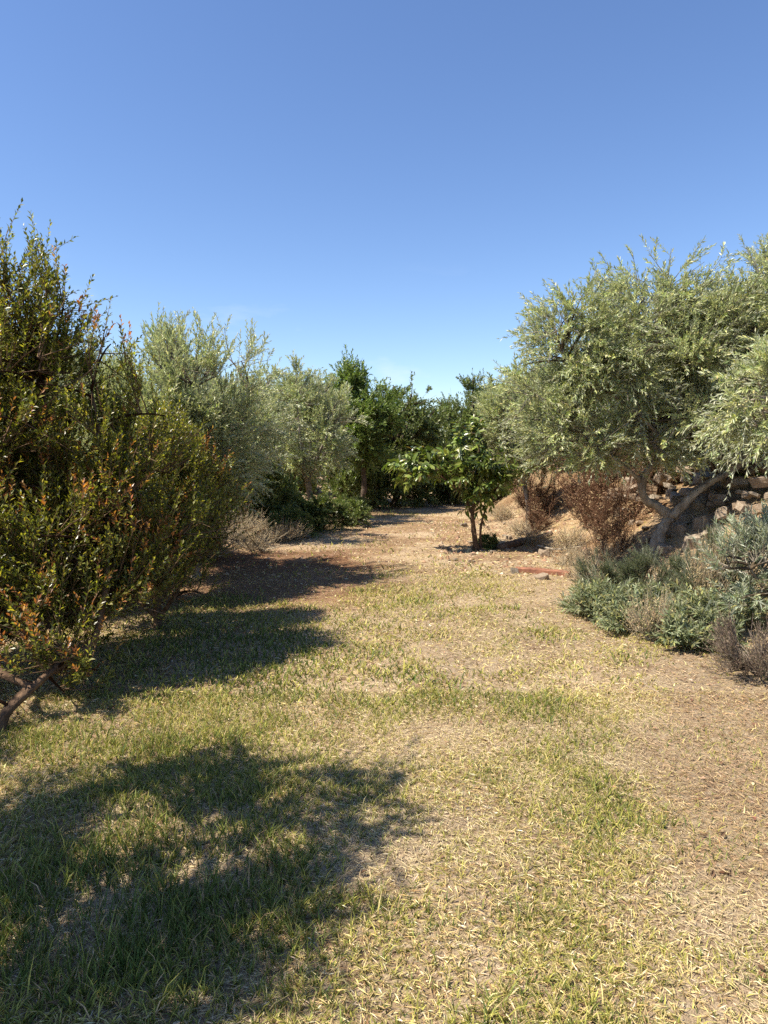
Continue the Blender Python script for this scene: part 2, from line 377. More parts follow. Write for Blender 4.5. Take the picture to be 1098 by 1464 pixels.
# ------------------------------------------------------------------ ground sheet
def earthy(x, y):
    """zone of reddish-brown earth and leaf litter beside the left-hand trees"""
    w = 0.9 * (fbm(x, y, 1.1, 91) - 0.5) + 0.5 * (fbm(x, y, 0.3, 95) - 0.5)
    return sstep((0.45 - x + w - 0.12 * np.abs(y - 8.5)) / 0.7) * sstep((y - 6.6 + w) / 0.8) * sstep((12.5 - y + w) / 2.0)
def graded(lo, hi, fine_lo, fine_hi, st):
    a = [fine_lo]; s = st
    while a[-1] > lo: s *= 1.22; a.append(a[-1] - s)
    b = [fine_hi]; s = st
    while b[-1] < hi: s *= 1.22; b.append(b[-1] + s)
    return np.array(a[::-1] + list(np.arange(fine_lo + st, fine_hi - st / 2, st)) + b)
gx, gy = graded(-900, 900, -5, 6.5, 0.12), graded(-300, 1500, 0.5, 19, 0.12)
X, Y = np.meshgrid(gx, gy); Z = gh(X, Y)
g = Geo(); nx, ny = len(gx), len(gy)
I = np.arange(ny - 1)[:, None] * nx; J = np.arange(nx - 1)[None]
T = np.concatenate([np.stack([I + J, I + J + 1, I + nx + J + 1], -1).reshape(-1, 3), np.stack([I + J, I + nx + J + 1, I + nx + J], -1).reshape(-1, 3)])
# soil is redder on the bank to the right and under the left-hand trees
red = sstep((X - 2.2) / 1.5) * sstep((Y - 7) / 3)
mottle = np.clip(0.75 + 0.5 * fbm(X, Y, 1.6, 31), 0.5, 1.25)[..., None]  # random mottling of the soil's own tone
colr = (np.array([1, 1, 1.]) * (1 - red[..., None]) + np.array([0.88, 0.82, 0.74]) * red[..., None]) * mottle * (1 + 0.16 * sstep((Y - 8.5) / 2.5))[..., None] * (1 - (sstep((fbm(X, Y, 0.8, 107) - 0.46) / 0.16) * sstep((Y - 8.8) / 1.5))[..., None] * np.array([0.34, 0.42, 0.46])) * (1 - earthy(X, Y)[..., None] * np.array([0.36, 0.48, 0.52]))
g.add(np.stack([X, Y, Z], -1), T, colr.reshape(-1, 3), 0, True)
tag(link('ground', g.mesh('ground', [M_ground])), 'dry earth and thatch of the garden clearing', kind='structure')

# ------------------------------------------------------------------ grass, straw, litter (uncountable)
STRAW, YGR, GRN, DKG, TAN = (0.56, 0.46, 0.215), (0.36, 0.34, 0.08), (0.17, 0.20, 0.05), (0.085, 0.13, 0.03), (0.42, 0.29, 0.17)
def brown(x, y):
    return sstep((x - 0.34 * y + 0.8 * (fbm(x, y, 0.8, 83) - 0.5)) / 0.4) * sstep((y - 2.2) / 0.5) * sstep((6.2 - y) / 1.0)
def cover(x, y):
    """how much living grass grows here (0..1), and how green it is"""
    a = fbm(x, y, 0.9, 41) ; b = fbm(x, y, 0.32, 47)
    liv = 0.22 + 0.16 * sstep((y - 4.0) / 1.0) + 3.0 * (0.5 * a + 0.5 * b - 0.40)
    liv = liv - 0.75 * sstep((y - 7.0 - 0.3 * np.sin(x * 2.7) - 2.6 * sstep((x + 0.6) / 0.8) * sstep((1.9 - x) / 0.5)) / 1.2)   # bare earth further back
    liv = liv - 0.6 * np.exp(-((x - 1.75) / 0.55) ** 2 - ((y - 3.3) / 1.4) ** 2) - 0.5 * np.exp(-((x - 1.55) / 0.5) ** 2 - ((y - 7.3) / 0.7) ** 2)
    liv = liv - 0.5 * sstep((-x - 1.9) / 0.7)
    liv = liv + 0.8 * np.exp(-((x - 0.9) / 1.6) ** 2 - ((y - 18.5) / 0.9) ** 2)
    gr = 0.18 + 1.1 * (fbm(x, y, 0.55, 61) - 0.42)
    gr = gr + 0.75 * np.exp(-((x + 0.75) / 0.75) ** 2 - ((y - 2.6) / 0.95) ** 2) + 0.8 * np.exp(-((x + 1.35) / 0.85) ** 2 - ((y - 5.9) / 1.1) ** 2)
    gr = gr + 0.7 * np.exp(-((x - 0.9) / 1.6) ** 2 - ((y - 18.5) / 1.2) ** 2)
    gr = gr - 0.3 * sstep((x - 1.2) / 1.0)
    liv = liv - 0.7 * brown(x, y)
    return np.clip(liv, 0, 1), np.clip(gr, 0, 1)
def scatter(n, y0, y1, side=0.68, mx=0.6, pw=1.0):
    """points in the wedge of lawn in front of the house, denser close by"""
    y = y0 + (y1 - y0) * rng.random(n) ** pw
    x = rng.uniform(-1, 1, n) * (side * y + mx)
    return x, y
def blades(g, x, y, h, w, lean, col, seed):
    r = np.random.default_rng(seed); n = len(x)
    z = gh(x, y) - 0.004
    a = r.uniform(0, 2 * math.pi, n); dx, dy = np.cos(a), np.sin(a)
    f = r.uniform(0, 2 * math.pi, n); sx, sy = np.cos(f) * w, np.sin(f) * w
    up = np.sqrt(np.maximum(1 - lean ** 2, 0.01)); z0 = np.zeros(n)
    P = np.stack([x, y, z], 1); s = np.stack([sx, sy, z0], 1)
    m = P + np.stack([dx * h * lean * 0.40, dy * h * lean * 0.40, h * 0.55 * (0.3 + 0.7 * up)], 1)
    t = P + np.stack([dx * h * lean * 1.05, dy * h * lean * 1.05, h * up * r.uniform(0.75, 1, n) + 0.004], 1)
    V = np.stack([P - s, P + s, m - s * 0.8, m + s * 0.8, t], 1)
    T = np.array([(0, 1, 3), (0, 3, 2), (2, 3, 4)])[None] + (np.arange(n) * 5)[:, None, None]
    g.add(V, T, np.repeat(col, 5, 0), 0, False)
def grass_cols(gr, r):
    n = len(gr); u = r.random(n)
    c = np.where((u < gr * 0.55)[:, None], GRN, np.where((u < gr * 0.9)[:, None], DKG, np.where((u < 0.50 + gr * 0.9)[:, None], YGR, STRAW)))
    c = np.where((r.random(n) < 0.10)[:, None], TAN, c)
    return np.clip(c * np.exp(r.normal(0, 0.22, (n, 1))), 0.01, 0.8)
g = Geo()
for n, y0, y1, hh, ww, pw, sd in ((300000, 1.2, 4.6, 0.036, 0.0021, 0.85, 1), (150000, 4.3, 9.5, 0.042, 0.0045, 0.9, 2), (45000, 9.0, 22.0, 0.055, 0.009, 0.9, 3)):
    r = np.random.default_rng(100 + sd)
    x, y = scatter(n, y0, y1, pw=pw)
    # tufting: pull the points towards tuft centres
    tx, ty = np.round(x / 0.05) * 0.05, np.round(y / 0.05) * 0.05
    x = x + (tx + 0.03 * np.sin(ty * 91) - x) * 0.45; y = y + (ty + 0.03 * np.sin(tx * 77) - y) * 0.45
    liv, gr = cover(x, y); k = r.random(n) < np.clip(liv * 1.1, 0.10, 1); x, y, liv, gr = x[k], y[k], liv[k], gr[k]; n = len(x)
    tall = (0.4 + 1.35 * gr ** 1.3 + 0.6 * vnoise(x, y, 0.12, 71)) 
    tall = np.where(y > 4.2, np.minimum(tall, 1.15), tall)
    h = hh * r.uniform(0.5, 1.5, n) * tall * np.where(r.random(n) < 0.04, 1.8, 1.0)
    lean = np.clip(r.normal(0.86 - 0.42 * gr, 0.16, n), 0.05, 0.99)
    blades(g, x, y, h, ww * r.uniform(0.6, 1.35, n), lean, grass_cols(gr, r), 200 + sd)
tag(link('grass', g.mesh('grass', [M_grass])), 'patchy half dried lawn grass growing on the clearing', 'grass', kind='stuff')
g = Geo()
for n, y0, y1, L, ww, pw, sd in ((85000, 1.2, 4.6, 0.038, 0.0017, 0.85, 4), (40000, 4.3, 10, 0.052, 0.0030, 0.9, 5), (30000, 9.0, 20, 0.075, 0.006, 0.9, 6)):
    r = np.random.default_rng(100 + sd); x, y = scatter(n, y0, y1, pw=pw); z = gh(x, y)
    k = r.random(n) > 0.8 * earthy(x, y); x, y, z = x[k], y[k], z[k]; n = len(x)
    a = r.uniform(0, 6.28, n); D = np.stack([np.cos(a), np.sin(a), r.normal(0.05, 0.16, n)], 1)
    P = np.stack([x, y, z + 0.004 + 0.012 * r.random(n) ** 2], 1)
    c = palette(n, [(0.58, 0.48, 0.235), (0.48, 0.38, 0.17), (0.28, 0.19, 0.095), (0.66, 0.58, 0.40)], [4, 3, 2.5, 2], 0.2, r)
    pale = sstep((fbm(x, y, 0.45, 87) - 0.47) / 0.12)[:, None]; c = c * (1 - 0.6 * pale) + np.array([0.62, 0.53, 0.35]) * 0.6 * pale
    bn = brown(x, y)[:, None]; c = c * (1 - bn * 0.75) + palette(n, [(0.40, 0.27, 0.16), (0.30, 0.19, 0.11), (0.56, 0.43, 0.27)], [2, 2, 1], .2, r) * bn * 0.75
    N = nrm(np.array([[0, 0, 1.]]) + 0.35 * r.normal(size=(n, 3)))
    leaves(g, P, D, N, L * r.uniform(0.4, 1.4, n), ww * r.uniform(0.6, 1.4, n), c, 0)
tag(link('straw', g.mesh('straw', [M_dry])), 'pale mown straw and dead grass lying over the soil', 'straw', kind='stuff')
g = Geo(); r = np.random.default_rng(131)
n = 16000; x, y = scatter(n, 1.3, 14, pw=1.0); k = (r.random(n) < 0.03 + 0.25 * sstep((x - 0.35 * y) / 1.0) + 1.0 * sstep((-x - 0.9 - 0.05 * (y - 7) ** 2 * (y < 7)) / 0.6) + 0.22 * sstep((y - 8.5) / 2) + 0.8 * earthy(x, y)); x, y = x[k], y[k]; n = len(x)
a = r.uniform(0, 6.28, n)
leaves(g, np.stack([x, y, gh(x, y) + 0.012], 1), np.stack([np.cos(a), np.sin(a), r.normal(0.1, 0.25, n)], 1), nrm(np.array([[0, 0, 1.]]) + 0.4 * r.normal(size=(n, 3))),
       r.uniform(0.02, 0.055, n), r.uniform(0.004, 0.012, n), palette(n, [(0.24, 0.14, 0.085), (0.36, 0.24, 0.14), (0.16, 0.09, 0.055), (0.50, 0.40, 0.27)], [3, 3, 3, 2], 0.2, r), 0, fold=0.5)
tag(link('leaf_litter', g.mesh('leaf_litter', [M_dry])), 'fallen brown leaves scattered over the dry ground', 'leaf litter', kind='stuff')

# ------------------------------------------------------------------ trees
OLIVE_COLS = [tuple(1.75 * np.array(c_) * (1.0, 1.02, 1.0)) for c_ in [(0.15, 0.17, 0.075), (0.20, 0.215, 0.10), (0.26, 0.27, 0.15), (0.11, 0.13, 0.05), (0.27, 0.26, 0.11)]]
def olive_sp(**k):
    d = dict(bark=(0.30, 0.26, 0.21), twig=(0.34, 0.32, 0.24), l2=0.5, l3=0.34, nl=22, ll=0.064, lw=0.125, ang=0.8, up2=0.2, up3=0.35, rnd=0.65,
             droop=0.18, cols=OLIVE_COLS, w=[3, 3, 2, 2, 2], nrnd=0.55, nup=0.3, leafp=0.94)
    d.update(k); return d
def make_tree(name, label, cat, base, limbs, lobes, n1, n2, n3, sp, leafm, barkm, seed, group=None, barkcol=(1, 1, 1)):
    """limbs: [(points relative to base, r0, r1)], lobes relative to base"""
    base = np.asarray(base, float)
    root = tag(link(name, None, loc=base), label, cat, group); root.empty_display_size = 0.2
    gt = Geo(); nodes = []
    for j, (pts, r0, r1) in enumerate(limbs):
        p = limb(gt, np.asarray(pts, float), r0, r1, barkcol, 0, wob=0.42, step=0.05, flare=0.9 if j == 0 else 0.15, seed=seed * 10 + j, k=10 if r0 > 0.03 else 7)
        nodes.append(p[len(p) // 3 if j == 0 else len(p) // 4:])
    gc = Geo()
    crown(gc, np.concatenate(nodes), lobes, n1, n2, n3, sp, seed, gt)
    gt_m = gt.mesh(name + '_trunk', [barkm]); gc_m = gc.mesh(name + '_crown', [leafm, M_twig])
    shrub = sp.get('shrub', False)
    link('stems' if shrub else 'trunk', gt_m, root); link('foliage' if shrub else 'crown', gc_m, root)
    return root
def gpt(x, y, dz=-0.03): return np.array([x, y, float(gh(x, y)) + dz])

# big olive on the bank to the right: leaning forked trunk
b = gpt(3.52, 9.0)
olive_right = make_tree('olive_tree', 'large olive with leaning forked trunk standing on the stony bank', 'tree', b,
    [([(0, 0, -0.1), (0.03, 0, 0.18), (0.10, 0.02, 0.36), (0.19, 0, 0.50)], 0.085, 0.065),
     ([(0.19, 0, 0.50), (0.02, 0.05, 0.66), (-0.13, 0.03, 0.72), (-0.20, 0, 0.95), (-0.12, -0.05, 1.15), (0.05, -0.1, 1.45), (0.25, 0, 1.9), (0.3, 0.1, 2.5)], 0.06, 0.025),
     ([(0.19, 0, 0.50), (0.33, -0.1, 0.70), (0.52, -0.2, 0.92), (0.80, -0.3, 1.12), (1.05, -0.35, 1.4), (1.25, -0.3, 2.0), (1.2, -0.2, 2.9)], 0.055, 0.022),
     ([(-0.20, 0, 0.95), (-0.42, -0.1, 1.12), (-0.8, -0.15, 1.4), (-1.2, -0.1, 1.75)], 0.03, 0.012),
     ([(0.05, -0.1, 1.45), (-0.35, -0.25, 1.8), (-0.9, -0.4, 2.15), (-1.4, -0.5, 2.55)], 0.026, 0.009),
     ([(0.25, 0, 1.9), (0.1, 0.4, 2.3), (-0.3, 0.6, 2.7)], 0.025, 0.010)],
    [(-0.95, 0, 1.75, 1.05, 0.9, 0.65), (0.1, 0, 2.3, 1.3, 1.1, 0.95), (1.1, -0.1, 2.75, 1.2, 1.0, 1.0), (-0.75, -0.2, 2.65, 0.95, 0.65, 0.6),
     (0.35, 0.1, 3.2, 1.0, 0.8, 0.65), (1.6, 0, 1.9, 0.9, 0.9, 0.7), (0.2, -0.2, 1.55, 0.9, 0.7, 0.4), (1.35, -0.1, 3.5, 0.5, 0.5, 0.5), (-1.0, -0.1, 2.9, 0.7, 0.6, 0.5), (-1.5, 0, 2.2, 0.55, 0.6, 0.5), (-0.3, 0, 3.3, 0.7, 0.6, 0.4)],
    190, 1700, 9800, olive_sp(zmin=0.95, nl=19, lw=0.14, ll=0.067), M_olive, M_olbark, 11)
# nearer olive whose boughs come in from the right
b = gpt(4.6, 6.3)
make_tree('olive_tree', 'olive with long drooping boughs reaching over the silver shrub', 'tree', b,
    [([(0, 0, -0.1), (-0.05, 0, 0.5), (-0.2, 0, 0.9), (-0.3, 0.05, 1.4), (-0.35, 0.1, 1.9)], 0.10, 0.03),
     ([(-0.2, 0, 0.9), (-0.6, -0.1, 1.25), (-1.0, -0.15, 1.45), (-1.45, -0.2, 1.42)], 0.04, 0.012)],
    [(-0.75, -0.1, 1.55, 0.75, 0.6, 0.45), (0.1, 0, 1.75, 0.9, 0.8, 0.5), (-1.25, -0.2, 1.25, 0.45, 0.4, 0.3)],
    60, 480, 2800, olive_sp(ll=0.07, zmin=0.65, l3=0.36, droop=0.35, up3=0.15, cols=OLIVE_COLS, w=[2, 3, 3, 1, 2]), M_olive, M_olbark, 12)
# olives down the left side
def olive_plain(name, label, base, h, rad, seed, n3, sp=None, group=None, lowz=0.22, th=0.06):
    r = np.random.default_rng(seed); limbs = []
    a0 = r.uniform(0, 6.28)
    limbs.append(([(0, 0, -0.1), (0.05 * h * math.cos(a0) * .5, 0, 0.12 * h), (0.06 * h * math.cos(a0), 0.03 * h * math.sin(a0), 0.24 * h)], th, th * .75))
    top = np.array(limbs[0][0][-1])
    for j in range(4):
        a = a0 + j * 1.57 + r.uniform(-.4, .4); rr = rad * r.uniform(0.35, 0.6)
        limbs.append(([top, top + [rr * .4 * math.cos(a), rr * .4 * math.sin(a), 0.14 * h], top + [rr * .8 * math.cos(a), rr * .8 * math.sin(a), 0.27 * h],
                       top + [rr * math.cos(a), rr * math.sin(a), 0.40 * h]], th * .6, th * .15))
    lob = [(0, 0, 0.55 * h, rad * .8, rad * .8, h * .30)]
    for j in range(6):
        a = r.uniform(0, 6.28); rr = rad * r.uniform(0.3, 0.6); z = h * r.uniform(0.38, 0.78)
        lob.append((rr * math.cos(a), rr * math.sin(a), z, rad * r.uniform(.35, .5), rad * r.uniform(.35, .5), h * r.uniform(.12, .2)))
    return make_tree(name, label, 'tree', base, limbs, lob, 80, int(n3 / 5.5), n3, sp or olive_sp(zmin=lowz * h, up3=0.6), M_olive, M_olbark, seed, group)
olive_plain('olive_tree', 'silvery olive with upright shoots right behind the tall brown-tipped shrub', gpt(-2.45, 9.0), 3.75, 1.45, 21, 5400, olive_sp(zmin=0.5, up3=0.75, l3=0.40, nl=20, lw=0.14, ll=0.066))
olive_plain('olive_tree', 'olive with sparse brownish lower twigs beside the dry grey weeds', gpt(-2.75, 12.8), 3.9, 1.5, 22, 3400, olive_sp(zmin=0.7, ll=0.078, nl=17, lw=.14))
ol2 = olive_plain('olive_tree', 'rounded olive with dark leaning trunk next to the bright green tree', gpt(-1.7, 16.5), 4.15, 1.6, 23, 3400, olive_sp(zmin=0.7, ll=0.09, nl=15, up3=0.6, lw=.14), th=0.08)
olive_plain('olive_tree', 'pale olive rising behind the large forked olive', gpt(3.0, 14.3), 4.0, 1.3, 24, 3200, olive_sp(zmin=0.5, ll=0.08, nl=16, up3=0.7, lw=.14))

# bright green tree and dark round-leaved trees at the end of the clearing
def broad_sp(cols, w, **k):
    d = dict(bark=(0.14, 0.11, 0.08), twig=(0.18, 0.15, 0.09), l2=0.6, l3=0.40, nl=14, ll=0.11, lw=0.24, ang=0.95, up2=0.3, up3=0.3, rnd=0.7, droop=0.15,
             cols=cols, w=w, nrnd=0.5, nup=0.6, leafp=0.95)
    d.update(k); return d
def broad(name, label, base, h, rad, seed, n3, sp, lobes=None, th=0.09, group=None):
    r = np.random.default_rng(seed); limbs = [([(0, 0, -0.1), (0.04 * h, 0, 0.15 * h), (0.03 * h, 0.02, 0.32 * h), (0.0, 0.03, 0.6 * h), (0.02, 0, 0.85 * h)], th, th * .3)]
    for j in range(5):
        a = j * 1.26 + r.uniform(-.4, .4); z0 = h * r.uniform(.2, .5); rr = rad * r.uniform(.5, .8)
        limbs.append(([(0.03 * h, 0.02, z0), (rr * .5 * math.cos(a), rr * .5 * math.sin(a), z0 + .12 * h), (rr * math.cos(a), rr * math.sin(a), z0 + .3 * h)], th * .5, th * .15))
    if lobes is None:
        lobes = [(0, 0, .55 * h, rad * .7, rad * .7, h * .3)]
        for j in range(9):
            a = r.uniform(0, 6.28); rr = rad * r.uniform(0.35, 0.75); z = h * r.uniform(0.3, 0.82)
            s = r.uniform(.28, .42); lobes.append((rr * math.cos(a), rr * math.sin(a), z, rad * s, rad * s, h * r.uniform(.09, .14)))
    return make_tree(name, label, 'tree', base, limbs, lobes, 90, int(n3 / 5), n3, sp, M_green, M_dkbark, seed, group)
carob_cols = [(0.085, 0.115, 0.035), (0.13, 0.165, 0.05), (0.18, 0.21, 0.07)]
broad('almond_tree', 'bright green tree with a tall narrow top beside the rounded olive', gpt(-0.75, 19.5), 4.75, 1.1, 31, 2600,
      broad_sp([(0.12, 0.17, 0.04), (0.17, 0.23, 0.06), (0.21, 0.27, 0.08)], [2, 2, 1], up3=0.8, l3=0.5, nl=16, lw=0.17, ll=0.12),
      lobes=[(0, 0, 2.3, .9, .9, 1.0), (-.5, 0, 3.2, .5, .5, .5), (-.15, 0, 4.0, .22, .25, .5), (.5, 0, 3.0, .55, .5, .5), (-.8, .2, 2.3, .5, .5, .6), (.7, -.2, 1.9, .5, .5, .6)])
carob = broad('carob_tree', 'dark green leafy tree closing the far end of the clearing', gpt(0.3, 22.0), 4.4, 2.1, 32, 3000, broad_sp(carob_cols, [2, 3, 2]), th=0.12)
copy_thing(carob, gpt(3.1, 24.5), 2.1, (0.78, 0.78, 1.08), 'dark green tree with a ragged top peeping out beside the pale olive')
ol3 = olive_plain('olive_tree', 'distant blue-grey olive glimpsed behind the avocado tree', gpt(2.2, 28), 3.9, 1.5, 33, 1700, olive_sp(ll=0.10, nl=16, l3=0.5, zmin=0.6))
# further trees closing the horizon
far = 'distant trees beyond the clearing'
fl = 'distant grove olive seen only through gaps in the nearer foliage'
for i, (x, y, s, rz) in enumerate([(-4.2, 21, 1.0, .5), (-7.5, 17, 1.05, 1.4), (-6.2, 11.5, 0.95, 2.2), (-9.5, 24, 1.2, 3.0), (-4.5, 28, 1.15, 4.1), (6.5, 15, 0.9, 5.0), (8.5, 20, 1.1, .9),
                                   (6.2, 25, 1.0, 1.9), (-1.2, 31, 1.05, 2.7), (5.2, 33, 1.0, 3.6), (-13, 18, 1.2, 4.4), (12, 16, 1.2, 5.2), (10, 28, 1.2, 0.2), (-9, 34, 1.3, 1.1), (0.8, 38, 1.0, 5.6)]):
    copy_thing(ol2, gpt(x, y), rz, s, fl, far)

# young avocado in the middle: two thin stems, big drooping glossy leaves
b = at(683, 787, 11.6); b[2] = float(gh(b[0], b[1])) - 0.02
avo_cols = [(0.11, 0.15, 0.03), (0.16, 0.20, 0.04), (0.06, 0.09, 0.02), (0.24, 0.26, 0.06), (0.20, 0.15, 0.06)]
make_tree('avocado_tree', 'young avocado with big drooping glossy leaves in the middle of the clearing', 'tree', b,
    [([(0, 0, -0.1), (-0.06, 0, 0.3), (-0.10, 0, 0.65), (-0.02, 0.02, 1.0), (0.02, 0, 1.4), (0.0, 0, 1.95)], 0.048, 0.016),
     ([(-0.10, 0, 0.65), (-0.3, -0.05, 1.0), (-0.7, -0.1, 1.3), (-1.05, -0.1, 1.4)], 0.028, 0.01),
     ([(0.06, 0.03, -0.05), (0.05, 0.02, 0.4), (0.14, 0, 0.75), (0.35, 0, 1.15)], 0.026, 0.012)],
    [(-0.15, 0, 1.6, 0.42, 0.42, 0.5), (-0.7, -0.1, 1.35, 0.5, 0.4, 0.28), (-1.1, -0.1, 1.32, 0.3, 0.3, 0.2), (0.28, -0.05, 1.35, 0.38, 0.4, 0.32), (0.12, 0, 1.0, 0.35, 0.35, 0.28), (0.0, 0, 2.0, 0.25, 0.25, 0.2)],
    50, 200, 430, dict(bark=(0.16, 0.12, 0.08), twig=(0.20, 0.22, 0.08), l2=0.3, l3=0.28, nl=9, t0=0.25, ll=0.175, lw=0.165, ang=1.15, up2=0.3, up3=0.5, rnd=0.6, droop=0.15, ldroop=0.5,
                       cols=avo_cols, w=[3, 3, 2.5, 1.2, .4], nrnd=0.55, nup=0.7, fine=True, bend=0.22, fold=0.3, leafp=0.9, r1=0.012), M_avo, M_rdbark, 41)

# ------------------------------------------------------------------ shrubs on the left
shrub_cols = [(0.07, 0.085, 0.022), (0.12, 0.135, 0.03), (0.21, 0.215, 0.045), (0.31, 0.29, 0.055)]
RUST = [(0.30, 0.12, 0.05), (0.38, 0.17, 0.06), (0.22, 0.09, 0.04), (0.40, 0.22, 0.08)]
def myrtle_sp(**k):
    d = dict(shrub=True, bark=(0.20, 0.13, 0.08), twig=(0.22, 0.14, 0.07), l2=0.42, l3=0.30, nl=18, t0=0.05, ll=0.046, lw=0.21, ang=1.0, up2=0.5, up3=1.1, rnd=0.5, droop=0.05,
             cols=shrub_cols, w=[3, 3, 2.4, 1.8], tips=(0.16, RUST, 0.62), nrnd=0.45, nup=0.5, leafp=0.93, r1=0.012)
    d.update(k); return d
def loose_lobes(seed, n, c, rad, lo, hi):
    q = np.random.default_rng(seed); out_ = []
    for _ in range(n):
        d_ = nrm(q.normal(size=3)) * q.uniform(0.35, 1.0) ** 0.5; k_ = q.uniform(lo, hi)
        out_.append((c[0] + d_[0] * rad[0], c[1] + d_[1] * rad[1], c[2] + d_[2] * rad[2], k_, k_, k_ * 1.35))
    return out_
b = gpt(-2.25, 3.9)
shrub_a = make_tree('evergreen_shrub', 'tall dense small-leaved shrub with rust-brown shoot tips and crooked low trunk', 'shrub', b,
    [([(0, 0, -0.1), (0.05, 0.05, 0.12), (0.14, 0.2, 0.24), (0.20, 0.35, 0.30)], 0.030, 0.024),
     ([(0.20, 0.35, 0.30), (0.33, 0.6, 0.40), (0.36, 0.8, 0.75), (0.30, 1.0, 1.2), (0.2, 1.2, 1.7), (0.1, 1.3, 2.1)], 0.026, 0.008),
     ([(0.20, 0.35, 0.30), (0.0, 0.7, 0.45), (-0.1, 1.0, 0.85), (-0.2, 1.25, 1.5), (-0.3, 1.4, 2.2)], 0.026, 0.008),
     ([(0.14, 0.2, 0.24), (-0.12, 0.3, 0.33), (-0.35, 0.7, 0.55), (-0.6, 1.1, 1.2), (-0.75, 1.4, 2.1)], 0.024, 0.008)],
    loose_lobes(5101, 19, (-0.38, 1.35, 1.58), (0.85, 0.5, 1.2), 0.27, 0.42) + [(0.3, 0.95, 0.6, 0.42, 0.35, 0.3), (0.35, 0.6, 0.32, 0.35, 0.3, 0.2), (-0.75, 1.45, 2.75, 0.38, 0.4, 0.45), (-0.6, 1.4, 3.15, 0.24, 0.25, 0.35), (-0.3, 1.45, 2.75, 0.28, 0.28, 0.35), (0.1, 1.5, 2.35, 0.32, 0.3, 0.4), (-0.1, 0.75, 0.95, 0.4, 0.3, 0.35), (-0.55, 0.65, 1.15, 0.4, 0.3, 0.4), (0.28, 0.85, 1.05, 0.32, 0.3, 0.35), (-0.35, 0.6, 0.5, 0.45, 0.3, 0.3), (-0.05, 0.2, 0.4, 0.3, 0.25, 0.2), (0.2, 0.35, 0.2, 0.28, 0.25, 0.16), (-1.2, 0.9, 0.8, 0.45, 0.45, 0.5), (-1.3, 1.3, 1.6, 0.45, 0.45, 0.5),
     (-0.2, 0.8, 0.55, 0.5, 0.4, 0.3), (0.6, 1.45, 1.0, 0.38, 0.35, 0.5), (0.5, 1.4, 1.7, 0.3, 0.3, 0.4), (-0.6, 0.8, 0.6, 0.45, 0.4, 0.35)],
    220, 1750, 7600, myrtle_sp(zmin=0.04), M_shrub, M_rdbark, 51)
b = gpt(-2.0, 6.4)
shrub_b = make_tree('evergreen_shrub', 'lower rust-tipped shrub leaning over the grass in front of the silvery olive', 'shrub', b,
    [([(-0.1, 0, -0.1), (-0.1, 0, 0.4), (-0.05, 0, 0.9), (0, 0, 1.5)], 0.035, 0.012), ([(-0.1, 0, 0.1), (0.12, -0.1, 0.4), (0.25, -0.15, 0.7)], 0.025, 0.01),
     ([(-0.1, 0, 0.1), (-0.4, 0, 0.5), (-0.5, 0, 1.0)], 0.025, 0.01)],
    [(-0.1, 0, 0.95, 0.45, 0.45, 0.6), (0.15, -0.1, 0.55, 0.42, 0.4, 0.33), (-0.05, 0, 1.6, 0.3, 0.3, 0.4), (0.15, 0.05, 1.25, 0.3, 0.3, 0.35), (-0.5, 0, 0.9, 0.45, 0.4, 0.6)],
    70, 620, 3000, myrtle_sp(zmin=0.10, ll=0.042), M_shrub, M_rdbark, 52)
# the next shrubs of the row, beside the viewer and further left; the first throws the shade in the foreground
b = gpt(-2.6, 2.05)
shrub_c = make_tree('evergreen_shrub', 'tall shrub beside the path whose shade falls over the greenest grass', 'shrub', b,
    [([(0, 0, -0.1), (0.05, 0, 0.5), (0.1, 0.1, 1.1), (0.15, 0.1, 1.9), (0.25, 0.15, 2.9)], 0.045, 0.01), ([(0.05, 0, 0.5), (-0.3, 0.2, 1.1), (-0.4, 0.3, 2.2)], 0.03, 0.01),
     ([(0.05, 0, 0.5), (0.3, 0.4, 1.1), (0.45, 0.7, 2.1)], 0.03, 0.01)],
    loose_lobes(5304, 26, (0.0, 0.05, 2.1), (0.75, 1.35, 1.0), 0.19, 0.30) + [(0.55, 0.95, 3.0, 0.22, 0.22, 0.35), (0.65, 0.3, 3.05, 0.22, 0.25, 0.35), (0.6, -0.4, 2.8, 0.3, 0.3, 0.3), (0.2, -0.85, 2.2, 0.3, 0.3, 0.4), (-0.2, -1.0, 1.9, 0.35, 0.3, 0.5), (0.6, -0.7, 2.75, 0.25, 0.25, 0.3)],
    120, 700, 2700, myrtle_sp(zmin=0.35, ll=0.05), M_shrub, M_rdbark, 53)
copy_thing(shrub_c, gpt(-4.5, 3.2), 1.2, (1, 1, 0.8), 'leafy shrub standing behind the crooked trunk, shading its foot', 'shrubs behind the front row')
copy_thing(shrub_a, gpt(-4.3, 5.2), 0.3, 0.95, 'evergreen shrub filling the row behind the tall crooked one', 'shrubs behind the front row')
copy_thing(shrub_b, gpt(-3.4, 5.1), 2.2, (1, 1, 0.9), 'round evergreen shrub pressed against the back of the crooked one', 'shrubs behind the front row')
copy_thing(shrub_b, gpt(-2.45, 7.45), 4.0, (1.1, 1.1, 1.05), 'upright evergreen shrub squeezed between the leaning one and the silvery olive', 'shrubs behind the front row')
copy_thing(shrub_b, gpt(-3.6, 6.9), 1.0, (1.1, 1.1, 1.3), 'bushy evergreen shrub in the dark corner below the silvery olive', 'shrubs behind the front row')
copy_thing(shrub_b, gpt(-4.6, 9.2), 3.0, (1.2, 1.2, 1.3), 'evergreen shrub in the shade between two olives', 'shrubs behind the front row')

